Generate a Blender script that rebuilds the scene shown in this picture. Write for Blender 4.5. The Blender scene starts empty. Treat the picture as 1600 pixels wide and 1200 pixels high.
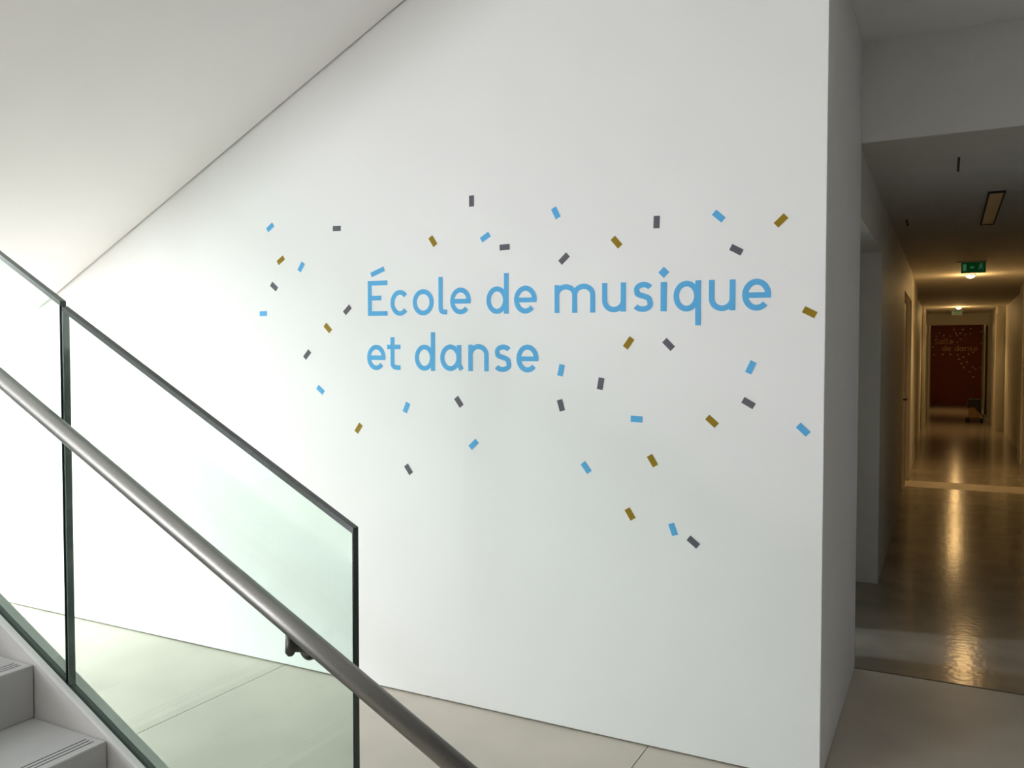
import bpy, math, random
from mathutils import Vector, Matrix

sc = bpy.context.scene
COL = sc.collection
random.seed(4)

# ------------------------------------------------------------------ camera
EYE = 1.5
YAW, PITCH, FPX = math.radians(27.564), math.radians(1.8916), 1302.0
cam_d = bpy.data.cameras.new('camera')
cam_d.sensor_width = 36.0
cam_d.lens = FPX / 1600.0 * 36.0
cam_d.clip_start, cam_d.clip_end = 0.05, 200
cam = bpy.data.objects.new('camera', cam_d)
COL.objects.link(cam)
cam.location = (0, 0, EYE)
cam.rotation_euler = (math.pi / 2 - PITCH, 0, YAW)
sc.camera = cam

# ------------------------------------------------------------------ world, daylight, exposure
world = bpy.data.worlds.new('world')
sc.world = world
world.use_nodes = True
bg = world.node_tree.nodes['Background']
bg.inputs[0].default_value = (0.80, 0.90, 1.0, 1)
bg.inputs[1].default_value = 0.6


def area(name, loc, target, sx, sy, power, color):
    d = bpy.data.lights.new(name, 'AREA')
    d.shape = 'RECTANGLE'
    d.size, d.size_y = sx, sy
    d.energy, d.color = power, color
    o = bpy.data.objects.new(name, d)
    COL.objects.link(o)
    o.location = loc
    o.rotation_euler = (Vector(target) - Vector(loc)).to_track_quat('-Z', 'Y').to_euler()
    return o


# daylight entering through the glazed facade on the left, and a narrow window of the side room
area('daylight_facade', (-7.75, 1.05, 1.55), (0, 1.05, 1.55), 3.9, 3.0, 780, (0.925, 0.96, 1.0))
area('added_back_light', (-6.05, -5.30, 1.75), (-5.2, 0, 1.6), 1.1, 2.7, 390, (0.925, 0.96, 1.0))  # added light, out of view, evens out the white wall
area('daylight_side_room', (-4.9, 3.95, 1.9), (-0.4, 4.7, 0.2), 0.30, 0.5, 110, (0.72, 0.85, 1.0))

vs = sc.view_settings
vs.view_transform = 'Standard'
vs.look = 'None'
vs.gamma = 1.0
vs.use_curve_mapping = False
vs.exposure = 0.11
cy = sc.cycles
cy.use_denoising = True
cy.adaptive_threshold = 0.02
cy.max_bounces = 10
cy.diffuse_bounces = 6
cy.glossy_bounces = 3
cy.transparent_max_bounces = 16
cy.caustics_reflective = False
cy.caustics_refractive = False


# ------------------------------------------------------------------ materials
def mat(name, color, rough=0.6, var=0.03, vscale=3.0, bump=0.0, bscale=200.0, metal=0.0, spec=0.5, stretch=None):
    m = bpy.data.materials.new(name)
    m.use_nodes = True
    nt = m.node_tree
    b = nt.nodes['Principled BSDF']
    b.inputs['Roughness'].default_value = rough
    b.inputs['Metallic'].default_value = metal
    b.inputs['Specular IOR Level'].default_value = spec
    tc = nt.nodes.new('ShaderNodeTexCoord')
    src = tc.outputs['Object']
    if stretch:
        mp = nt.nodes.new('ShaderNodeMapping')
        mp.inputs['Scale'].default_value = stretch
        nt.links.new(src, mp.inputs['Vector'])
        src = mp.outputs['Vector']
    n = nt.nodes.new('ShaderNodeTexNoise')
    n.inputs['Scale'].default_value = vscale
    n.inputs['Detail'].default_value = 2
    nt.links.new(src, n.inputs['Vector'])
    r = nt.nodes.new('ShaderNodeValToRGB')
    r.color_ramp.elements[0].position, r.color_ramp.elements[1].position = 0.3, 0.7
    r.color_ramp.elements[0].color = tuple(max(0, c * (1 - var)) for c in color) + (1,)
    r.color_ramp.elements[1].color = tuple(min(1, c * (1 + var)) for c in color) + (1,)
    nt.links.new(n.outputs['Fac'], r.inputs['Fac'])
    nt.links.new(r.outputs['Color'], b.inputs['Base Color'])
    if bump:
        n2 = nt.nodes.new('ShaderNodeTexNoise')
        n2.inputs['Scale'].default_value = bscale
        n2.inputs['Detail'].default_value = 1
        nt.links.new(src, n2.inputs['Vector'])
        bp = nt.nodes.new('ShaderNodeBump')
        bp.inputs['Strength'].default_value = bump
        bp.inputs['Distance'].default_value = 0.002
        nt.links.new(n2.outputs['Fac'], bp.inputs['Height'])
        nt.links.new(bp.outputs['Normal'], b.inputs['Normal'])
    return m


M = {}
M['plaster'] = mat('white_plaster', (0.82, 0.82, 0.815), 0.75, 0.012, 1.5, spec=0.25)
M['plaster_soffit'] = mat('soffit_plaster', (0.88, 0.88, 0.875), 0.8, 0.012, 1.5, spec=0.2)
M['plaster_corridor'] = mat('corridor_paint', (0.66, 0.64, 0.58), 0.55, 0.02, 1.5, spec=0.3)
M['ceiling_tile'] = mat('corridor_ceiling', (0.60, 0.58, 0.54), 0.8, 0.03, 4.0, spec=0.2)
M['back_wall'] = mat('grey_back_wall', (0.17, 0.165, 0.16), 0.8, 0.03)
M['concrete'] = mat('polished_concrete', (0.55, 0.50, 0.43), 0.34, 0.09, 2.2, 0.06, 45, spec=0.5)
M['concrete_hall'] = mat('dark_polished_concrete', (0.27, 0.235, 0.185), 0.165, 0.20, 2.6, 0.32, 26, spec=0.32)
M['pale_strip'] = mat('pale_strip_floor', (0.52, 0.47, 0.40), 0.4, 0.05, 5.0)
M['joint'] = mat('dark_joint', (0.05, 0.045, 0.04), 0.9)
M['stringer'] = mat('stringer_paint', (0.74, 0.72, 0.70), 0.55, 0.02, 3.0, 0.05, 120)
M['cap'] = mat('pale_edge_strip', (0.93, 0.93, 0.92), 0.4, 0.01, 5.0)
M['tread'] = mat('precast_tread', (0.58, 0.575, 0.57), 0.6, 0.06, 5.0, 0.08, 120)
M['nosing'] = mat('black_groove', (0.035, 0.035, 0.037), 0.7)
M['gasket'] = mat('black_gasket', (0.012, 0.016, 0.014), 0.45)
M['glass_edge'] = mat('dark_green_glass_edge', (0.012, 0.028, 0.024), 0.18, 0.1, 30.0, spec=0.6)
M['glass_edge_grey'] = mat('grey_green_glass_edge', (0.10, 0.13, 0.115), 0.25, 0.08, 30.0, spec=0.6)
M['steel'] = mat('brushed_steel', (0.30, 0.29, 0.275), 0.42, 0.10, 30.0, 0.10, 60, metal=0.95, stretch=(1, 25, 25))
M['bracket'] = mat('dark_bracket_metal', (0.09, 0.09, 0.085), 0.4, 0.1, 20.0, metal=0.7)
M['blue'] = mat('sky_blue_vinyl', (0.115, 0.42, 0.74), 0.6, 0.015, 20.0, spec=0.1)
M['gold'] = mat('ochre_vinyl', (0.29, 0.19, 0.016), 0.6, 0.03, 20.0, spec=0.1)
M['grey'] = mat('slate_grey_vinyl', (0.125, 0.12, 0.142), 0.6, 0.02, 20.0, spec=0.1)
M['cream'] = mat('cream_vinyl', (0.80, 0.66, 0.48), 0.5, 0.02, 20.0)
M['tan'] = mat('tan_vinyl', (0.78, 0.52, 0.27), 0.5, 0.02, 20.0)
M['red_wall'] = mat('dark_red_paint', (0.26, 0.050, 0.022), 0.6, 0.04, 2.0)
M['sign_green'] = mat('green_sign', (0.002, 0.06, 0.018), 0.35, 0.03, 10.0)
def glow(m, color, strength):
    b = m.node_tree.nodes['Principled BSDF']
    b.inputs['Emission Color'].default_value = color
    b.inputs['Emission Strength'].default_value = strength
glow(M['sign_green'], (0.0, 0.55, 0.10, 1), 0.03)     # internally lit sign
M['sign_white'] = mat('sign_white', (0.05, 0.16, 0.08), 0.4, 0.02)
glow(M['sign_white'], (0.2, 0.7, 0.35, 1), 0.12)
M['sign_case'] = mat('sign_case', (0.62, 0.60, 0.55), 0.5, 0.02)
M['door'] = mat('door_laminate', (0.34, 0.31, 0.27), 0.45, 0.04, 3.0)
M['trim'] = mat('white_trim', (0.72, 0.69, 0.64), 0.5, 0.02)
M['frame'] = mat('dark_window_frame', (0.08, 0.085, 0.09), 0.4)
M['diffuser'] = mat('unlit_diffuser', (0.62, 0.50, 0.30), 0.4, 0.03)
M['black'] = mat('black_plastic', (0.012, 0.013, 0.015), 0.5, 0.1, 30)
M['carton'] = mat('brown_board', (0.30, 0.17, 0.08), 0.7, 0.1, 20)
M['rubber'] = mat('black_rubber', (0.015, 0.014, 0.013), 0.7)


def glass_mat():
    m = bpy.data.materials.new('green_tinted_glass')
    m.use_nodes = True
    nt = m.node_tree
    nt.nodes.remove(nt.nodes['Principled BSDF'])
    out = nt.nodes['Material Output']
    tr = nt.nodes.new('ShaderNodeBsdfTransparent')
    tr.inputs[0].default_value = (0.885, 0.955, 0.918, 1)
    gl = nt.nodes.new('ShaderNodeBsdfGlossy')
    gl.inputs['Roughness'].default_value = 0.01
    gl.inputs['Color'].default_value = (0.9, 1.0, 0.95, 1)
    lw = nt.nodes.new('ShaderNodeLayerWeight')
    lw.inputs['Blend'].default_value = 0.5
    p = nt.nodes.new('ShaderNodeMath'); p.operation = 'POWER'; p.inputs[1].default_value = 4.0
    a = nt.nodes.new('ShaderNodeMath'); a.operation = 'MULTIPLY_ADD'
    a.inputs[1].default_value = 0.9; a.inputs[2].default_value = 0.035
    mx = nt.nodes.new('ShaderNodeMixShader')
    nt.links.new(lw.outputs['Facing'], p.inputs[0])
    nt.links.new(p.outputs[0], a.inputs[0])
    nt.links.new(a.outputs[0], mx.inputs[0])
    nt.links.new(tr.outputs[0], mx.inputs[1])
    nt.links.new(gl.outputs[0], mx.inputs[2])
    nt.links.new(mx.outputs[0], out.inputs['Surface'])
    return m


M['glass'] = glass_mat()


def lamp_mat():
    m = bpy.data.materials.new('glowing_lamp_glass')
    m.use_nodes = True
    b = m.node_tree.nodes['Principled BSDF']
    n = m.node_tree.nodes.new('ShaderNodeTexNoise')
    r = m.node_tree.nodes.new('ShaderNodeValToRGB')
    r.color_ramp.elements[0].color = (1, 0.86, 0.62, 1)
    r.color_ramp.elements[1].color = (1, 0.92, 0.74, 1)
    m.node_tree.links.new(n.outputs['Fac'], r.inputs['Fac'])
    m.node_tree.links.new(r.outputs['Color'], b.inputs['Emission Color'])
    b.inputs['Emission Strength'].default_value = 9.0
    return m


M['lamp'] = lamp_mat()


# ------------------------------------------------------------------ mesh helpers
class MB:
    def __init__(self):
        self.v, self.f, self.smooth = [], [], []

    def add(self, vs_, fs_, smooth=False):
        o = len(self.v)
        self.v += [tuple(p) for p in vs_]
        self.f += [tuple(i + o for i in q) for q in fs_]
        self.smooth += [smooth] * len(fs_)
        return self

    def box(self, x0, x1, y0, y1, z0, z1):
        v = [(x0, y0, z0), (x1, y0, z0), (x1, y1, z0), (x0, y1, z0), (x0, y0, z1), (x1, y0, z1), (x1, y1, z1), (x0, y1, z1)]
        return self.add(v, [(0, 3, 2, 1), (4, 5, 6, 7), (0, 1, 5, 4), (1, 2, 6, 5), (2, 3, 7, 6), (3, 0, 4, 7)])

    def prism_y(self, poly, y0, y1):
        """polygon of (x, z), counter-clockwise seen from -y, extruded from y0 to y1"""
        n = len(poly)
        v = [(x, y0, z) for x, z in poly] + [(x, y1, z) for x, z in poly]
        f = [tuple(range(n)), tuple(range(2 * n - 1, n - 1, -1))]
        f += [((i + 1) % n, i, i + n, (i + 1) % n + n) for i in range(n)]
        return self.add(v, f)

    def tube(self, pts, rad, seg=20, caps=True):
        pts = [Vector(p) for p in pts]
        rads = rad if isinstance(rad, (list, tuple)) else [rad] * len(pts)
        rings = []
        t0 = (pts[1] - pts[0]).normalized()
        ref = Vector((0, 0, 1)) if abs(t0.z) < 0.9 else Vector((0, 1, 0))
        u = t0.cross(ref).normalized()
        for i, p in enumerate(pts):
            a = pts[max(0, i - 1)]; b = pts[min(len(pts) - 1, i + 1)]
            t = (b - a).normalized()
            u = (u - t * u.dot(t)).normalized()
            w = t.cross(u)
            rings.append([p + (u * math.cos(2 * math.pi * k / seg) + w * math.sin(2 * math.pi * k / seg)) * rads[i] for k in range(seg)])
        v = [q for r in rings for q in r]
        f = []
        for i in range(len(rings) - 1):
            for k in range(seg):
                f.append((i * seg + k, i * seg + (k + 1) % seg, (i + 1) * seg + (k + 1) % seg, (i + 1) * seg + k))
        self.add(v, f, True)
        if caps:
            o = len(self.v) - len(v)
            self.f.append(tuple(o + k for k in range(seg - 1, -1, -1))); self.smooth.append(False)
            self.f.append(tuple(o + (len(rings) - 1) * seg + k for k in range(seg))); self.smooth.append(False)
        return self

    def mesh(self, name, m):
        me = bpy.data.meshes.new(name)
        me.from_pydata(self.v, [], self.f)
        me.materials.append(m)
        for p, s in zip(me.polygons, self.smooth):
            p.use_smooth = s
        me.update()
        return me

    def obj(self, name, m, parent=None, bevel=0.0):
        o = bpy.data.objects.new(name, self.mesh(name, m))
        COL.objects.link(o)
        if parent:
            o.parent = parent
        if bevel:
            md = o.modifiers.new('bevel', 'BEVEL')
            md.width, md.segments, md.limit_method = bevel, 2, 'ANGLE'
        return o


def tag(o, label, cat, group=None):
    o['label'], o['category'] = label, cat
    if group:
        o['group'] = group
    return o


def struct(o, label=None):
    o['kind'] = 'structure'
    if label:
        o['label'] = label
    return o


def empty(name, loc=(0, 0, 0)):
    o = bpy.data.objects.new(name, None)
    o.empty_display_size = 0.1
    o.location = loc
    COL.objects.link(o)
    return o


def keep(child, parent):
    """parent without moving the child (the parent is only ever translated)"""
    child.parent = parent
    child.matrix_parent_inverse = Matrix.Translation(parent.location).inverted()
    return child


# ------------------------------------------------------------------ the setting
WY = 3.038           # face of the white wall with the lettering
XR = -0.372          # end of that wall, left side of the corridor
Y1 = 4.27            # where the low corridor begins
ZC = 2.505           # corridor ceiling
ZF = 2.965           # foyer ceiling
XL = -7.30           # glazed facade on the left
ZT = 5.60            # stairwell ceiling
YB, XE = -5.0, 4.5   # back wall, right wall of the foyer

# floor: dark bed with concrete slabs laid on it
fl = struct(MB().box(XL - 0.2, XE, YB, 30.0, -0.20, -0.012).obj('floor', M['joint']), 'polished concrete floor with thin joints')
xs = [XL - 0.2, -6.506, -4.67, -2.834, -0.998, 0.838, 2.674, XE]
ys = [YB, -3.0, -0.8, 1.2, Y1 + 0.012]
g = 0.002
for i in range(len(xs) - 1):
    for j in range(len(ys) - 1):
        MB().box(xs[i] + g, xs[i + 1] - g, ys[j] + g, ys[j + 1] - g - (0.004 if j == 3 else 0), -0.012, 0.0).obj('floor_slab', M['concrete'], fl)
for a, b, m in ((Y1 + 0.022, 10.60, 'concrete_hall'), (10.604, 11.15, 'pale_strip'), (11.154, 19.20, 'concrete_hall'), (19.204, 30.0, 'concrete_hall')):  # one paler, rougher strip crosses the corridor floor
    MB().box(-5.2 if a < 5 else -0.9, 1.4, a, b, -0.012, 0.0).obj('pale_floor_strip' if m == 'pale_strip' else 'floor_slab', M[m], fl)

# white wall and the pier that turns the corner into the corridor
struct(MB().box(XL, XR, WY, WY + 0.26, 0.006, ZT).box(-0.75, XR, WY + 0.26, Y1, 0.004, ZF).obj('wall_main', M['plaster'], bevel=0.003),
       'bright white plaster wall carrying the blue lettering')
# facade wall (solid strips around the glazing) and its frames
wl = MB().box(XL - 0.2, XL, YB, WY + 0.26, 3.0, ZT).box(XL - 0.2, XL, YB, -0.95, 0, 3.0)
struct(wl.obj('wall_left', M['plaster']))
wf = MB()
for y in (-0.95, 0.36, 1.67, 2.97):
    wf.box(XL - 0.12, XL - 0.04, y, y + 0.06, 0.0, 3.0)
wf.box(XL - 0.12, XL - 0.04, -0.95, WY, 0.0, 0.06).box(XL - 0.12, XL - 0.04, -0.95, WY, 2.94, 3.0)
struct(wf.obj('window_1', M['frame']))
struct(MB().box(XL - 0.2, -6.65, YB - 0.2, YB, 0, ZT).box(-5.45, XE, YB - 0.2, YB, 0, ZT).box(-6.65, -5.45, YB - 0.2, YB, 0, 0.3).box(-6.65, -5.45, YB - 0.2, YB, 3.15, ZT).obj('wall_back', M['back_wall']))
wb = MB()
for x in (-6.65, -6.08, -5.51):
    wb.box(x, x + 0.06, YB - 0.12, YB - 0.04, 0.3, 3.15)
wb.box(-6.65, -5.45, YB - 0.12, YB - 0.04, 0.3, 0.36).box(-6.65, -5.45, YB - 0.12, YB - 0.04, 3.09, 3.15)
struct(wb.obj('added_window', M['frame']))  # unseen window frame added to go with the back light
struct(MB().box(XE, XE + 0.2, YB, Y1 + 0.3, 0, ZF + 0.3).obj('wall_right', M['back_wall']))
# wall above and right of the corridor mouth
struct(MB().box(-0.75, 0.94, Y1, Y1 + 0.22, ZC, ZF + 0.3).box(0.94, XE, Y1, Y1 + 0.22, 0, ZF + 0.3).obj('wall_header', M['plaster']),
       'plain bulkhead wall above the mouth of the corridor')
# ceilings
ce = MB().box(-1.72, XE, YB, WY, ZF + 0.2, ZF + 0.3).box(XL, -1.72, YB, 0.2, ZF + 0.2, ZF + 0.3).box(XR - 0.3, XE, WY, Y1, ZF, ZF + 0.3)
struct(ce.obj('ceiling', M['plaster']))
struct(MB().box(XL, -1.72, 0.2, WY, ZT, ZT + 0.1).box(-1.72, -1.62, 0.2, WY, ZF + 0.3, ZT).box(XL, -1.62, 0.1, 0.2, ZF + 0.3, ZT).obj('ceiling_stairwell', M['plaster']))

# sloped soffit of the upper flight, a shadow gap away from the wall; landing soffit at its foot
sx0, sz0, ss = -4.70, 1.772, 0.490
sx1 = -1.72
sz1 = sz0 + ss * (sx1 - sx0)
struct(MB().prism_y([(XL + 0.02, sz0), (sx0, sz0), (sx1, sz1), (sx1, sz1 + 0.30), (sx0 - 0.14, sz0 + 0.12), (XL + 0.02, sz0 + 0.12)], 1.706, WY - 0.011)
       .obj('ceiling_sloped', M['plaster_soffit']), 'smooth white sloping underside of the upper stair flight')

# corridor walls
cl = MB()
cl.box(-0.75, -0.385, Y1, 5.95, 2.18, ZC)
cl.box(-0.75, -0.385, 5.95, 9.20, 0, ZC)
cl.box(-0.75, -0.450, 9.20, 11.17, 0, ZC).box(-0.75, -0.385, 9.20, 11.17, 2.16, ZC)
cl.box(-0.75, -0.402, 11.17, 13.80, 0, ZC)
cl.box(-0.75, -0.470, 13.80, 19.05, 0, ZC)
cl.box(-0.75, -0.424, 19.05, 22.0, 0, ZC)
cl.box(-0.75, -0.455, 22.0, 30.0, 0, ZC)
struct(cl.obj('wall_corridor_left', M['plaster_corridor']))
cr = MB()
cr.box(0.94, 1.4, Y1 + 0.22, 13.55, 0, ZC).box(0.92, 1.4, 13.55, 14.10, 0, ZC)
cr.box(1.02, 1.4, 14.10, 19.25, 0, ZC)
cr.box(0.875, 1.4, 19.25, 22.0, 0, ZC)
cr.box(0.95, 1.4, 24.9, 30.0, 0, ZC).box(1.30, 1.4, 22.0, 24.9, 0, ZC).box(0.95, 1.4, 22.0, 24.9, 2.1, ZC)
struct(cr.obj('wall_corridor_right', M['plaster_corridor']))
struct(MB().box(-0.75, -0.400, 22.0, 22.18, 0, ZC).box(0.785, 1.3, 22.0, 22.18, 0, ZC).box(-0.40, 0.785, 22.0, 22.18, 2.235, ZC)
       .obj('wall_doorway', M['plaster_corridor']), 'pale wall around the doorway at the end of the corridor')
struct(MB().box(-0.9, 1.4, 29.6, 29.8, 0, ZC).obj('wall_end', M['red_wall']), 'dark red wall at the far end of the corridor')
cc = struct(MB().box(-5.2, 1.4, Y1 + 0.22, 30.0, ZC, ZC + 0.12).box(XR - 0.01, 0.94, Y1 + 0.004, Y1 + 0.222, ZC - 0.004, ZC).obj('ceiling_corridor', M['ceiling_tile']))
MB().box(0.031, 0.043, 4.80, 5.16, ZC - 0.003, ZC).obj('ceiling_slot', M['joint'], cc)
MB().box(-0.288, -0.276, 6.80, 7.12, ZC - 0.003, ZC).obj('ceiling_slot', M['joint'], cc)
# side room behind the deep doorway on the left
sr = MB().box(-5.2, -5.0, WY + 0.26, 6.4, 0, ZC).box(-5.0, -0.75, 6.2, 6.4, 0, ZC)
sr.box(-0.75, -0.70, 4.86, 5.95, 0, ZC).box(-0.75, -0.70, Y1, 4.86, 2.1, ZC).box(-0.75, -0.70, Y1, 4.43, 0, ZC)
struct(sr.obj('wall_side_room', M['plaster_corridor']))
struct(MB().box(-5.2, -0.75, WY + 0.26, Y1 + 0.22, ZC, ZC + 0.12).obj('ceiling_side_room', M['ceiling_tile']))

# door leaves and white casings along the corridor
def door(name, side, x, y0, y1, h=2.10):
    s = 1 if side == 'l' else -1
    d = struct(MB().box(min(x, x + s * 0.022), max(x, x + s * 0.022), y0, y1, 0.008, h).obj(name, M['door']))
    for a, b in ((y0 - 0.06, y0), (y1, y1 + 0.06)):
        MB().box(min(x, x + s * 0.035), max(x, x + s * 0.035), a, b, 0, h + 0.05).obj('door_frame', M['trim'], d)
    MB().tube([(x + s * 0.022, y0 + 0.08, 1.04), (x + s * 0.07, y0 + 0.08, 1.04), (x + s * 0.07, y0 + 0.20, 1.04)], 0.009, 10).obj('door_handle', M['bracket'], d)


door('door_1', 'l', -0.450, 9.75, 10.70)
struct(MB().box(0.855, 0.90, 19.20, 19.27, 0, 2.36).obj('trim_1', M['trim']), 'white door casing on the right of the corridor')
struct(MB().box(-0.455, -0.40, 19.00, 19.07, 0, 2.36).obj('trim_2', M['trim']), 'white door casing on the left of the corridor')
struct(MB().box(-0.40, -0.375, 21.97, 22.20, 0, 2.235).obj('trim_3', M['trim']), 'lit left jamb of the far doorway')
struct(MB().box(0.76, 0.785, 21.97, 22.20, 0, 2.235).obj('trim_4', M['trim']), 'lit right jamb of the far doorway')
struct(MB().box(0.775, 0.812, 21.93, 21.965, 0.18, 2.21).obj('gap_shade_strip', M['joint']), 'black strip standing in for the shaded gap beside the right jamb of the far doorway')  # solid black strip paints in the shade of the door gap
struct(MB().box(-0.455, -0.385, 11.13, 11.19, 0, 2.30).obj('trim_5', M['trim']), 'pale door casing half way down the corridor')

# ------------------------------------------------------------------ staircase
RISE, RUN, NX2, NZ = 0.1714, 0.351, -2.226, 12
SY0, SY1 = 0.25, 1.6270
st = tag(empty('staircase', (-1.875, 0.94, 0)), 'pale precast stair flight with white side stringer rising to the left', 'staircase')
for n in range(1, NZ + 1):
    xn = NX2 - (n - 2) * RUN
    back = XL + 0.02 if n == NZ else xn - RUN - 0.02
    s = keep(MB().box(back, xn, SY0, SY1, (n - 1) * RISE + (0.0 if n > 1 else 0.0), n * RISE).obj('step', M['tread'], bevel=0.004), st)
    if n <= 6:
        for k in (0.030, 0.047, 0.064):
            o = MB().box(xn - k - 0.0036, xn - k, SY0 + 0.03, SY1 - 0.022, n * RISE - 0.001, n * RISE + 0.0006).obj('nosing_strip', M['nosing'])
            o.parent = s
def top(x):
    return 0.629 - 0.5077 * (x + 2.755)
xb = -2.755 + 0.629 / 0.5077     # where the stringer runs out on the floor
poly = [(-5.95, top(-5.95) - 0.62), (-2.55, 0.0), (xb, 0.0), (-5.95, top(-5.95))]
# two stringer plates with the slot for the glass between them
sg = keep(MB().prism_y(poly, 1.630, 1.6455).prism_y(poly, 1.6725, 1.702)
          .prism_y([(x, z - 0.03 if z > 0.01 else z) for x, z in poly], 1.6455, 1.6725).obj('stringer', M['stringer']), st)
gk = []
pl = [(-5.95, top(-5.95) - 0.03), (xb - 0.059, 0.0), (xb - 0.004, 0.0), (-5.95, top(-5.95) - 0.002)]
o = MB().prism_y(pl, 1.6455, 1.6725).obj('gasket', M['gasket'])
o.parent = sg
o = MB().prism_y([(-5.95, top(-5.95) - 0.012), (xb - 0.024, 0.0005), (xb + 0.004, 0.0005), (-5.95, top(-5.95) + 0.002)], 1.6290, 1.6450).obj('stringer_cap', M['cap'])
o.parent = sg
keep(MB().prism_y(poly, 0.18, 0.25).obj('stringer', M['stringer']), st)
keep(MB().prism_y([(-5.95, 1.78), (-2.30, 0.0), (-2.0, 0.0), (-5.95, 1.95)], SY0, SY1).obj('flight_slab', M['plaster_soffit']), st)
keep(MB().box(XL + 0.02, -5.70, SY1, WY - 0.011, 1.9, NZ * RISE).obj('landing', M['tread']), st)

# ------------------------------------------------------------------ glass balustrade
GY0, GY1 = 1.652, 1.6720
ba = tag(empty('glass_balustrade', (-2.44, 1.66, top(-2.44))), 'frameless green tinted glass balustrade with dark edges standing on the stair stringer', 'balustrade')
def gtop(x, z0, x0, s=0.520):
    return z0 - s * (x - x0)
def glass_panel(x0, x1, z_at_x1, left_mat, right_mat, s):
    zt = lambda x: gtop(x, z_at_x1, x1, s)
    zb = lambda x: max(0.002, top(x) - 0.001)
    xs_ = [x0] + ([xb] if x1 > xb else []) + [x1]
    polyg = [(x, zb(x)) for x in xs_] + [(x1, zt(x1)), (x0, zt(x0))]
    p = keep(MB().prism_y(polyg, GY0, GY1).obj('glass_panel', M['glass']), ba)
    e = 0.0005
    h = 0.0145
    o_ = MB().prism_y([(x0 - e, zt(x0) - h), (x1 + e, zt(x1) - h), (x1 + e, zt(x1) + e), (x0 - e, zt(x0) + e)], GY0 - e, GY1 + e).obj('glass_top_edge', M['glass_edge_grey' if x1 < -2 else 'glass_edge'])
    o_.parent = p; o_.matrix_parent_inverse = Matrix.Identity(4)
    for a, b, m in ((x0 - e, x0 + 0.006, left_mat), (x1 - 0.003, x1 + e, right_mat)):
        o_ = MB().prism_y([(a, zb(a)), (b, zb(b)), (b, zt(b) - h), (a, zt(a) - h)], GY0 - e, GY1 + e).obj('glass_side_edge', m)
        o_.parent = p
    return p
for x0, x1, z1, lm, rm, s in ((-2.4385, -1.311, 1.070, M['glass_edge_grey'], M['glass_edge'], 0.520),
                             (-3.95, -2.4475, 1.672, M['glass_edge'], M['glass_edge'], 0.530),
                             (-5.46, -3.959, 2.462, M['glass_edge'], M['glass_edge'], 0.520)):
    glass_panel(x0, x1, z1, lm, rm, s)

# ------------------------------------------------------------------ handrail
hr = tag(empty('handrail', (-1.49, 1.58, 0.846)), 'round brushed steel handrail sloping down in front of the glass balustrade', 'handrail')
HS = 0.5085
hz = lambda x: 1.4355 - HS * (x + 2.650)
pts = [(x, 1.580, hz(x)) for x in (-5.6, -4.5, -3.5, -2.5, -1.5, -0.80)]
keep(MB().tube(pts, 0.0255, 40).obj('rail_tube', M['steel']), hr)
for bx in (-1.452, -3.02, -4.52):
    zc = hz(bx) - 0.060
    b = keep(MB().tube([(bx, GY0 - 0.010, zc - 0.022), (bx, GY0, zc - 0.022)], 0.029, 24)
             .tube([(bx, GY0 - 0.016, zc - 0.022), (bx, GY0 - 0.010, zc - 0.022)], [0.014, 0.025], 24).obj('bracket', M['bracket']), hr)
    o = MB().tube([(bx, GY0 - 0.012, zc - 0.016), (bx, 1.604, zc - 0.004), (bx, 1.590, zc + 0.004), (bx, 1.582, zc + 0.013), (bx, 1.580, zc + 0.036)],
                  [0.013, 0.013, 0.013, 0.012, 0.011], 16).obj('bracket_arm', M['bracket'])
    o.parent = b
    o = MB().tube([(bx, 1.578, zc - 0.018), (bx, 1.578, zc - 0.010), (bx, 1.578, zc + 0.036)], [0.007, 0.013, 0.012], 8).obj('bracket_elbow', M['bracket'])
    o.parent = b

# ------------------------------------------------------------------ lettering
def arc(cx, cy, rx, ry, a0, a1, n=28):
    return [(cx + rx * math.cos(math.radians(a0 + (a1 - a0) * i / n)), cy + ry * math.sin(math.radians(a0 + (a1 - a0) * i / n))) for i in range(n + 1)]


def bez(p0, p1, p2, p3, n=10):
    r = []
    for i in range(n + 1):
        t = i / n
        u = 1 - t
        r.append(tuple(u ** 3 * a + 3 * u * u * t * b + 3 * u * t * t * c + t ** 3 * d for a, b, c, d in zip(p0, p1, p2, p3)))
    return r


T = 0.184  # stroke width, in x-heights


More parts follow.
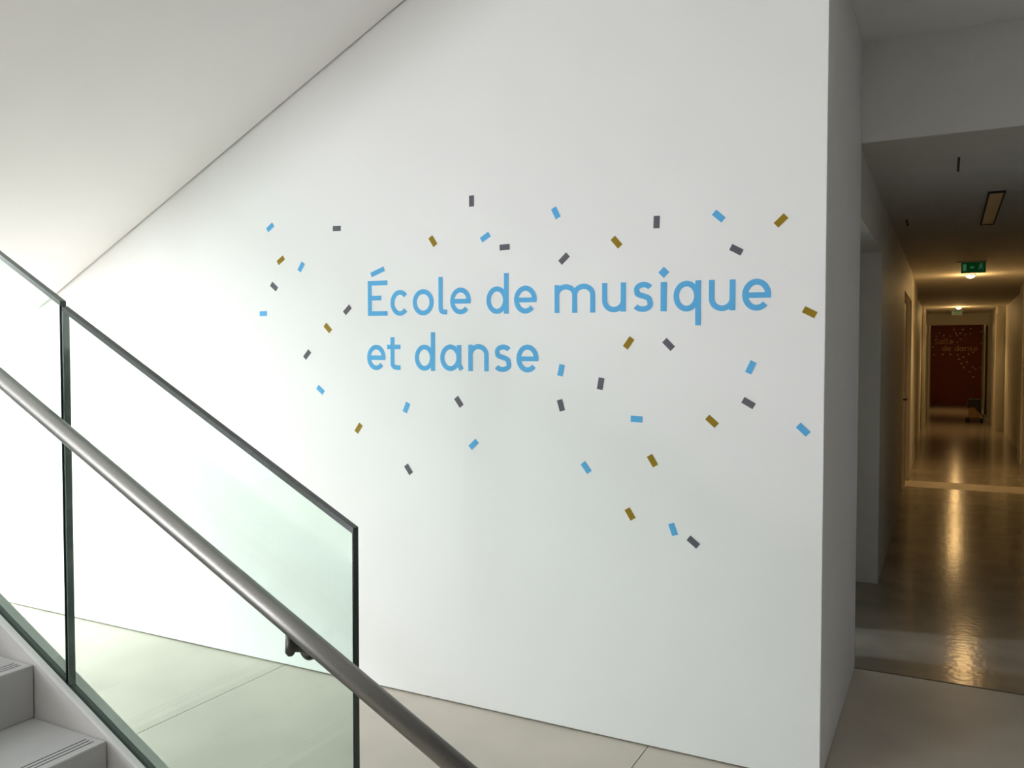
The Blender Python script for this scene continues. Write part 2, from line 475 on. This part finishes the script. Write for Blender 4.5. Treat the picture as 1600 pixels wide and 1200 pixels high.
def glyph(ch, w):
    """list of (polyline, width) strokes, in units of the x-height, w = letter width"""
    h = T / 2
    rx, ry = w / 2 - h, 0.5 - h
    ring = arc(w / 2, 0.5, rx, ry, 0, 360, 44)
    if ch == 'o':
        return [(ring, T)]
    if ch == 'c':
        return [(arc(0.5 * w + 0.02, 0.5, rx + 0.0, ry, 42, 318, 40), T)]
    if ch == 'e':
        return [(arc(w / 2, 0.5, rx, ry, -6, 318, 44), T), ([(h, 0.49), (w - 0.01, 0.49)], T * 0.95)]
    if ch == 'd':
        return [(arc((w - 0.04) / 2, 0.5, rx - 0.02, ry, 0, 360, 44), T), ([(w - h, 0), (w - h, 1.47)], T)]
    if ch == 'q':
        return [(arc((w - 0.04) / 2, 0.5, rx - 0.02, ry, 0, 360, 44), T), ([(w - h, -0.455), (w - h, 1)], T)]
    if ch == 'a':
        wb = w - 0.10
        return [(arc((wb - 0.02) / 2, 0.5, wb / 2 - h - 0.01, ry, 0, 360, 44), T), ([(wb - h, 0.20), (wb - h, 0.98)], T),
                ([(wb - h - 0.02, 0.27), (w - 0.075, 0.05)], T)]
    if ch == 'l':
        return [([(h, 1.42), (h, 0.30)] + bez((h, 0.30), (h, 0.12), (h + 0.05, h), (w - 0.06, h))[1:] + [(w, h)], T)]
    if ch == 't':
        s = w * 0.40
        return [([(s, 1.28), (s, 0.30)] + bez((s, 0.30), (s, 0.13), (s + 0.07, h), (w - 0.10, h))[1:] + [(w, h)], T), ([(0, 0.90), (w, 0.90)], T * 0.95)]
    if ch in 'nu':
        p = [(w - h, 0), (w - h, 0.60)] + arc(w / 2, 0.60, w / 2 - h, 0.40 - h, 0, 180, 24)[1:]
        st_ = [(p, T), ([(h, 0), (h, 0.98)], T)]
        if ch == 'u':
            st_ = [([(w - x, 1 - y) for x, y in q], t) for q, t in st_]
        return st_
    if ch == 'm':
        r = (w - T) / 4
        out = [([(h, 0), (h, 0.98)], T)]
        for k in (0, 1):
            cx_ = h + r + 2 * r * k
            out.append(([(cx_ + r, 0), (cx_ + r, 0.62)] + arc(cx_, 0.62, r, 0.38 - h, 0, 165, 22)[1:], T))
        return out
    if ch == 'i':
        return [([(w / 2, 0), (w / 2, 0.96)], w), ('diamond', (w / 2, 1.28, 0.185))]
    if ch == 's':
        a = arc(w * 0.52, 0.735, w / 2 - h - 0.03, 0.265 - h, 25, 205, 22)
        b_ = arc(w * 0.48, 0.265, w / 2 - h - 0.01, 0.265 - h, 25, -155, 22)
        return [(a + bez(a[-1], (w * 0.12, 0.52), (w * 0.88, 0.56), b_[0], 10)[1:-1] + b_, T)]
    if ch == 'S':
        a = arc(w * 0.51, 1.02, w / 2 - h, 0.36 - h, 25, 215, 22)
        b_ = arc(w * 0.49, 0.36, w / 2 - h, 0.36 - h, 35, -155, 22)
        return [(a + bez(a[-1], (w * 0.2, 0.70), (w * 0.8, 0.72), b_[0], 10)[1:-1] + b_, T)]
    if ch == 'E':
        c = 1.38
        return [([(h, 0), (h, c)], T), ([(0, h), (w, h)], T), ([(0, 0.70), (w * 0.69, 0.70)], T), ([(0, c - h), (w, c - h)], T),
                ([(w * 0.17, 1.615), (w * 0.84, 1.84)], T * 1.02)]


def ribbon(mb, pts, width, place, y_front, y_back):
    """flat stroke with real thickness; place maps glyph (u, v) to wall (x, z)"""
    p = [Vector(q) for q in pts]
    closed = (p[0] - p[-1]).length < 1e-5
    if closed:
        p = p[:-1]
    n = len(p)
    L, R = [], []
    for i in range(n):
        a = p[i - 1] if (i > 0 or closed) else None
        b = p[(i + 1) % n] if (i < n - 1 or closed) else None
        d1 = (p[i] - a).normalized() if a is not None else None
        d2 = (b - p[i]).normalized() if b is not None else None
        d1 = d1 if d1 is not None else d2
        d2 = d2 if d2 is not None else d1
        n1, n2 = Vector((-d1.y, d1.x)), Vector((-d2.y, d2.x))
        mt = (n1 + n2).normalized()
        k = width / 2 / max(0.5, mt.dot(n1))
        L.append(p[i] + mt * k)
        R.append(p[i] - mt * k)
    v = []
    for y in (y_front, y_back):
        for q in L + R:
            x, z = place(q.x, q.y)
            v.append((x, y, z))
    f = []
    m = n if closed else n - 1
    for i in range(m):
        j = (i + 1) % n
        f.append((i, n + i, n + j, j))
        f.append((i, j, 2 * n + j, 2 * n + i))
        f.append((n + j, n + i, 3 * n + i, 3 * n + j))
    if not closed:
        f.append((0, 2 * n, 3 * n, n))
        f.append((n - 1, 2 * n - 1, 4 * n - 1, 3 * n - 1))
    mb.add(v, f)


def letter(ch, x0, x1, zb, xh, wall_y, m, parent, slope=0.0, name='letter', th=0.0008):
    mb = MB()
    place = lambda u, v: (x0 + u * xh, zb + v * xh + slope * u * xh)
    w = (x1 - x0) / xh
    for k, (pts_, t) in enumerate(glyph(ch, w)):
        yf = wall_y - th - 0.00006 * k
        if pts_ == 'diamond':
            cx_, cz_, r = t
            q = [(cx_ + r, cz_), (cx_, cz_ + r), (cx_ - r, cz_), (cx_, cz_ - r)]
            mb.prism_y([place(a, b) for a, b in q], yf, wall_y - 0.0001)
        else:
            ribbon(mb, pts_, t, place, yf, wall_y - 0.0001)
    return keep(mb.obj(name, m), parent)


XH = 0.1135
lines = [
    ('École', 'large sky-blue wall word beginning with an accented capital E', [('E', -2.318, -2.211, 1.6825), ('c', -2.196, -2.095, 1.680), ('o', -2.075, -1.967, 1.679), ('l', -1.942, -1.899, 1.680), ('e', -1.883, -1.781, 1.679)]),
    ('de', 'sky-blue two-letter wall word between the accented word and the longest word', [('d', -1.706, -1.602, 1.677), ('e', -1.576, -1.473, 1.675)]),
    ('musique', 'longest sky-blue wall word with a diamond dotted i, nearest the wall corner', [('m', -1.394, -1.220, 1.6735), ('u', -1.191, -1.094, 1.671), ('s', -1.067, -0.983, 1.6695), ('i', -0.957, -0.933, 1.6695), ('q', -0.907, -0.804, 1.667), ('u', -0.775, -0.679, 1.665), ('e', -0.655, -0.554, 1.6635)]),
    ('et', 'short sky-blue wall word opening the second line of lettering', [('e', -2.324, -2.223, 1.439), ('t', -2.213, -2.142, 1.4405)]),
    ('danse', 'sky-blue five-letter wall word ending the second line of lettering', [('d', -2.065, -1.961, 1.438), ('a', -1.934, -1.818, 1.438), ('n', -1.794, -1.696, 1.4385), ('s', -1.671, -1.586, 1.436), ('e', -1.565, -1.465, 1.435)]),
]
for word, lab, ls in lines:
    e = tag(empty('wall_lettering', (ls[0][1], WY, ls[0][3])), lab, 'lettering', 'blue words on the white wall')
    for ch, x0, x1, zb in ls:
        letter(ch, x0, x1, zb, XH, WY, M['blue'], e, slope=-0.013 if word in ('École', 'de', 'musique') else -0.004)

# ------------------------------------------------------------------ confetti stickers
CONF = [
    ('blue', -2.899, 2.121, 34, 'sky-blue confetti sticker at the upper left tip of the cluster, nearest the sloped soffit'),
    ('grey', -2.493, 2.087, -3, 'level grey confetti sticker high up, left of the gold one above the lettering'),
    ('gold', -2.834, 1.960, 32, 'gold confetti sticker at far left, between two blue and a grey sticker'),
    ('blue', -2.707, 1.922, 56, 'steep sky-blue confetti sticker just right of the far left gold sticker'),
    ('grey', -2.878, 1.836, -38, 'grey confetti sticker at far left, below the gold sticker'),
    ('blue', -2.949, 1.708, 0, 'level sky-blue confetti sticker, the leftmost of all'),
    ('grey', -2.435, 1.713, 42, 'grey confetti sticker immediately left of the accented capital letter'),
    ('gold', -2.550, 1.632, -44, 'gold confetti sticker left of the gap between the two text lines'),
    ('grey', -1.777, 2.151, 90, 'upright grey confetti sticker, topmost of all stickers'),
    ('gold', -1.970, 1.996, -56, 'gold confetti sticker above the first word, left of a blue sticker'),
    ('blue', -1.711, 1.996, 30, 'sky-blue confetti sticker above the two-letter word, beside a level grey one'),
    ('grey', -1.620, 1.949, 1, 'level grey confetti sticker directly above the two-letter word'),
    ('grey', -2.675, 1.509, 47, 'grey confetti sticker far left, level with the second text line'),
    ('blue', -2.596, 1.344, -37, 'sky-blue confetti sticker at lower left, near the sloping glass edge'),
    ('blue', -2.111, 1.275, 66, 'steep sky-blue confetti sticker beneath the first letters of the second line'),
    ('grey', -1.841, 1.307, -53, 'grey confetti sticker beneath the middle of the second text line'),
    ('gold', -2.375, 1.173, 54, 'gold confetti sticker at lower left, the lowest gold one left of centre'),
    ('blue', -1.769, 1.129, 42, 'sky-blue confetti sticker low below the end of the second text line'),
    ('grey', -2.101, 1.002, -53, 'grey confetti sticker lowest on the left, closest to the glass panel corner'),
    ('blue', -1.389, 2.071, -63, 'steep sky-blue confetti sticker high above the start of the longest word'),
    ('grey', -0.974, 2.004, 88, 'upright grey confetti sticker above the dotted i of the longest word'),
    ('blue', -0.741, 2.008, -42, 'sky-blue confetti sticker at upper right, left of the top right gold one'),
    ('gold', -0.523, 1.976, 43, 'gold confetti sticker at the top right, near the wall corner'),
    ('gold', -1.133, 1.939, -49, 'gold confetti sticker above the s of the longest word'),
    ('grey', -1.353, 1.888, 43, 'grey confetti sticker just above the m of the longest word'),
    ('grey', -0.677, 1.883, -29, 'tilted grey confetti sticker just above the last letters of the longest word'),
    ('gold', -0.424, 1.653, -28, 'gold confetti sticker at far right beside the longest word, rightmost of all'),
    ('gold', -1.082, 1.552, 54, 'gold confetti sticker beneath the s of the longest word'),
    ('grey', -0.925, 1.545, -45, 'grey confetti sticker just beneath the dotted i and q of the longest word'),
    ('blue', -1.365, 1.445, 78, 'steep sky-blue confetti sticker like a comma right after the second text line'),
    ('grey', -1.196, 1.394, 80, 'upright grey confetti sticker right of the comma-like blue sticker'),
    ('grey', -1.365, 1.305, -74, 'steep grey confetti sticker straight below the comma-like blue sticker'),
    ('blue', -0.622, 1.461, 65, 'steep sky-blue confetti sticker right of centre under the last letter of the longest word'),
    ('grey', -0.629, 1.333, -30, 'grey confetti sticker on the right, under a steep blue sticker'),
    ('blue', -1.049, 1.261, -2, 'level sky-blue confetti sticker in the middle right of the wall'),
    ('gold', -0.760, 1.263, -41, 'gold confetti sticker on the right, lower left of a tilted grey one'),
    ('blue', -0.441, 1.245, -43, 'sky-blue confetti sticker at far right, lowest one near the wall corner'),
    ('gold', -0.985, 1.105, -58, 'gold confetti sticker below the level blue one at middle right'),
    ('blue', -1.256, 1.062, -53, 'sky-blue confetti sticker low in the middle of the wall, alone'),
    ('gold', -1.073, 0.894, -58, 'lowest gold confetti sticker of the wall'),
    ('blue', -0.903, 0.851, -70, 'lowest sky-blue confetti sticker, steep, touching distance from a grey one'),
    ('grey', -0.826, 0.811, -38, 'lowest confetti sticker of all, grey, at the tip of the trail'),
]
CL, CW = 0.0462, 0.0238
sticker_mesh = {c: MB().box(-CL / 2, CL / 2, -0.0008, -0.0001, -CW / 2, CW / 2).mesh('confetti_sticker', M[c]) for c in ('blue', 'grey', 'gold')}
for c, x, z, a, lab in CONF:
    o = bpy.data.objects.new('confetti_sticker', sticker_mesh[c])
    COL.objects.link(o)
    o.location = (x, WY, z)
    o.rotation_euler = (0, -math.radians(a), 0)
    tag(o, lab, 'sticker', 'confetti stickers on the white wall')

# ------------------------------------------------------------------ far end of the corridor
RY = 29.6
FX = 0.124
def far_word(txt, x, zb, lab):
    e = tag(empty('wall_lettering', (x, RY, zb)), lab, 'lettering', 'writing on the red end wall')
    W = {'S': 0.90, 'a': 1.0, 'l': 0.34, 'e': 0.92, 'd': 0.93, 'n': 0.85, 's': 0.75}
    for ch in txt:
        w = W[ch] * FX
        letter(ch, x, x + w, zb, FX, RY, M['tan'], e, th=0.002)
        x += w + 0.17 * FX
    return e
far_word('Salle', -0.355, 1.888, 'small tan word on the upper line of the dark red end wall')
far_word('de', -0.150, 1.672, 'tiny two-letter tan word on the dark red end wall')
far_word('danse', 0.200, 1.672, 'small tan five-letter word on the lower line of the dark red end wall')
FAR = [(330,130),(447,130),(548,122),(690,162),(133,172),(357,178),(412,180),(482,196),(545,190),(373,212),(197,208),(100,215),(283,217),(420,262),(376,298),(697,316),(52,368),(70,465),(190,462),(288,460),(385,470),(530,460),(583,435),(462,500),(405,528),(508,565),(433,585),(467,638),(582,635),(618,658),(697,642),(542,692),(595,765)]
far_mesh = MB().box(-0.030, 0.030, -0.002, -0.0002, -0.016, 0.016).mesh('confetti_sticker', M['cream'])
for u, v in FAR:
    o = bpy.data.objects.new('confetti_sticker', far_mesh)
    COL.objects.link(o)
    o.location = (-0.522 + u * 0.00211, RY, 2.645 - v * 0.00233)
    o.rotation_euler = (0, random.uniform(0, math.pi), 0)
    tag(o, 'tiny pale confetti sticker on the dark red end wall of the corridor', 'sticker', 'confetti stickers on the red end wall')


def exit_sign(x, y, ztop, w, h, lab):
    e = tag(empty('exit_sign', (x, y, ztop)), lab, 'exit sign', 'green exit signs in the corridor')
    keep(MB().box(x - w / 2 - 0.05, x + w / 2 + 0.01, y - 0.015, y + 0.045, ztop - 0.012, ztop).obj('mounting_rail', M['sign_case']), e)
    keep(MB().box(x - w / 2 - 0.006, x + w / 2 + 0.006, y, y + 0.03, ztop - h - 0.022, ztop - 0.012).obj('housing', M['sign_case']), e)
    p = keep(MB().box(x - w / 2, x + w / 2, y - 0.006, y, ztop - h - 0.016, ztop - 0.014).obj('sign_panel', M['sign_green']), e)
    cz = ztop - 0.014 - h / 2
    u = h / 10
    a = MB()
    yf, yb = y - 0.0075, y - 0.006
    # white door at the left, running figure at the right, arrow between
    a.box(x - w * 0.45, x - w * 0.45 + 3.2 * u, yf, yb, cz - 3.6 * u, cz + 3.6 * u)
    o_ = a.obj('doorway_pictogram', M['sign_white']); o_.parent = p
    f = MB()
    fx = x + w * 0.30
    def bar(x0, z0, x1, z1, t):
        d = Vector((x1 - x0, z1 - z0)).normalized()
        nx, nz = -d.y * t / 2, d.x * t / 2
        f.prism_y([(fx + (x0 + nx) * 1, cz + z0 + nz), (fx + x0 - nx, cz + z0 - nz), (fx + x1 - nx, cz + z1 - nz), (fx + x1 + nx, cz + z1 + nz)], yf, yb)
    bar(0, 0.3 * u, 0.6 * u, 2.4 * u, 1.2 * u)
    bar(0.1 * u, 0.4 * u, -1.6 * u, -0.8 * u, 0.8 * u); bar(-1.6 * u, -0.8 * u, -1.2 * u, -3.2 * u, 0.7 * u)
    bar(0.1 * u, 0.4 * u, 1.4 * u, -1.4 * u, 0.8 * u); bar(1.4 * u, -1.4 * u, 2.8 * u, -2.2 * u, 0.7 * u)
    bar(0.5 * u, 2.2 * u, -1.6 * u, 1.4 * u, 0.6 * u); bar(0.5 * u, 2.2 * u, 2.2 * u, 1.0 * u, 0.6 * u)
    f.tube([(fx + 0.8 * u, yf, cz + 3.5 * u), (fx + 0.8 * u, yb, cz + 3.5 * u)], 0.75 * u, 12)
    o_ = f.obj('running_figure_pictogram', M['sign_white']); o_.parent = p
    ar = MB()
    ax = x - w * 0.06
    ar.prism_y([(ax - 2.2 * u, cz), (ax, cz - 1.9 * u), (ax, cz - 0.6 * u), (ax + 2.2 * u, cz - 0.6 * u), (ax + 2.2 * u, cz + 0.6 * u), (ax, cz + 0.6 * u), (ax, cz + 1.9 * u)], yf, yb)
    o_ = ar.obj('arrow_pictogram', M['sign_white']); o_.parent = p


exit_sign(0.232, 10.10, ZC, 0.218, 0.098, 'green exit sign hanging from the ceiling nearer the camera, in front of the first lamp')
exit_sign(0.172, 20.30, ZC, 0.19, 0.095, 'smaller looking green exit sign above the far doorway, below the second lamp')


def ceiling_lamp(x, y, power, lab):
    e = tag(empty('ceiling_lamp', (x, y, ZC)), lab, 'lamp', 'lit lamps in the corridor')
    keep(MB().tube([(x, y, ZC), (x, y, ZC - 0.012)], 0.062, 28).obj('base', M['sign_case']), e)
    prof = [(0.050 * math.cos(t), 0.034 * math.sin(t)) for t in [math.pi / 2 * k / 8 for k in range(9)]]
    keep(MB().tube([(x, y, ZC - 0.012 - b) for a, b in prof], [max(a, 0.002) for a, b in prof], 28).obj('globe', M['lamp']), e)
    d = bpy.data.lights.new('lamp_light', 'POINT')
    d.energy, d.color, d.shadow_soft_size = power, (1.0, 0.60, 0.22), 0.05
    l = bpy.data.objects.new('lamp_light', d)
    COL.objects.link(l)
    l.location = (x, y, ZC - 0.17)
    keep(l, e)
    d = bpy.data.lights.new('lamp_downlight', 'SPOT')
    d.energy, d.color, d.shadow_soft_size = power * 7.0, (1.0, 0.62, 0.25), 0.05
    d.spot_size, d.spot_blend = math.radians(112), 0.8
    l = bpy.data.objects.new('lamp_downlight', d)
    COL.objects.link(l)
    l.location = (x, y, ZC - 0.08)
    keep(l, e)


ceiling_lamp(0.238, 11.70, 7.5, 'lit round ceiling lamp nearer the camera, just behind the larger exit sign')
ceiling_lamp(0.190, 19.20, 8, 'lit round ceiling lamp farther down the corridor, above the small exit sign')
ceiling_lamp(0.25, 25.6, 9, 'unseen added ceiling lamp inside the space in front of the red end wall')  # extra lamp added out of view to brighten the red wall

# unlit linear luminaire in the corridor ceiling
lu = tag(empty('linear_luminaire', (0.253, 6.58, ZC)), 'unlit narrow rectangular luminaire recessed in the dark corridor ceiling', 'luminaire')
fr = MB()
for a in ((0.206, 0.216, 5.88, 7.28), (0.290, 0.300, 5.88, 7.28), (0.216, 0.290, 5.88, 5.90), (0.216, 0.290, 7.26, 7.28)):
    fr.box(a[0], a[1], a[2], a[3], ZC - 0.012, ZC)
keep(fr.obj('luminaire_frame', M['joint']), lu)
keep(MB().box(0.216, 0.290, 5.90, 7.26, ZC - 0.008, ZC).obj('diffuser', M['diffuser']), lu)

# wheeled trolley standing in the far doorway
tx, ty = 0.565, 21.75
tr = tag(empty('trolley', (tx, ty, 0)), 'small wheeled trolley with black top and brown lower part in the far doorway', 'trolley')
keep(MB().box(tx - 0.115, tx + 0.115, ty - 0.10, ty + 0.10, 0.095, 0.33).obj('body', M['carton'], bevel=0.01), tr)
keep(MB().prism_y([(tx - 0.135, 0.30), (tx - 0.10, 0.36), (tx + 0.06, 0.37), (tx + 0.11, 0.22), (tx + 0.14, 0.24), (tx + 0.13, 0.50), (tx + 0.10, 0.53), (tx - 0.11, 0.53), (tx - 0.135, 0.50)], ty - 0.13, ty + 0.12).obj('bag', M['black'], bevel=0.01), tr)
keep(MB().box(tx - 0.15, tx + 0.16, ty - 0.12, ty - 0.09, 0.03, 0.05).box(tx - 0.12, tx + 0.12, ty - 0.11, ty + 0.11, 0.085, 0.10).obj('base_frame', M['rubber']), tr)
for k in (-0.15, 0.15):
    keep(MB().tube([(tx + k - 0.025, ty - 0.08, 0.05), (tx + k + 0.025, ty - 0.08, 0.05)], 0.05, 18).obj('wheel', M['rubber']), tr)
    keep(MB().tube([(tx + k * 0.8, ty + 0.09, 0.04), (tx + k * 0.8 + 0.03, ty + 0.09, 0.04)], 0.04, 18).obj('wheel', M['rubber']), tr)
keep(MB().tube([(tx - 0.03, ty + 0.05, 0.5), (tx - 0.03, ty + 0.06, 0.74), (tx + 0.02, ty + 0.06, 0.755)], 0.010, 10).obj('handle', M['bracket']), tr)
keep(MB().tube([(tx + 0.02, ty - 0.135, 0.36), (tx + 0.19, ty - 0.15, 0.13)], 0.013, 10).obj('strap', M['black']), tr)
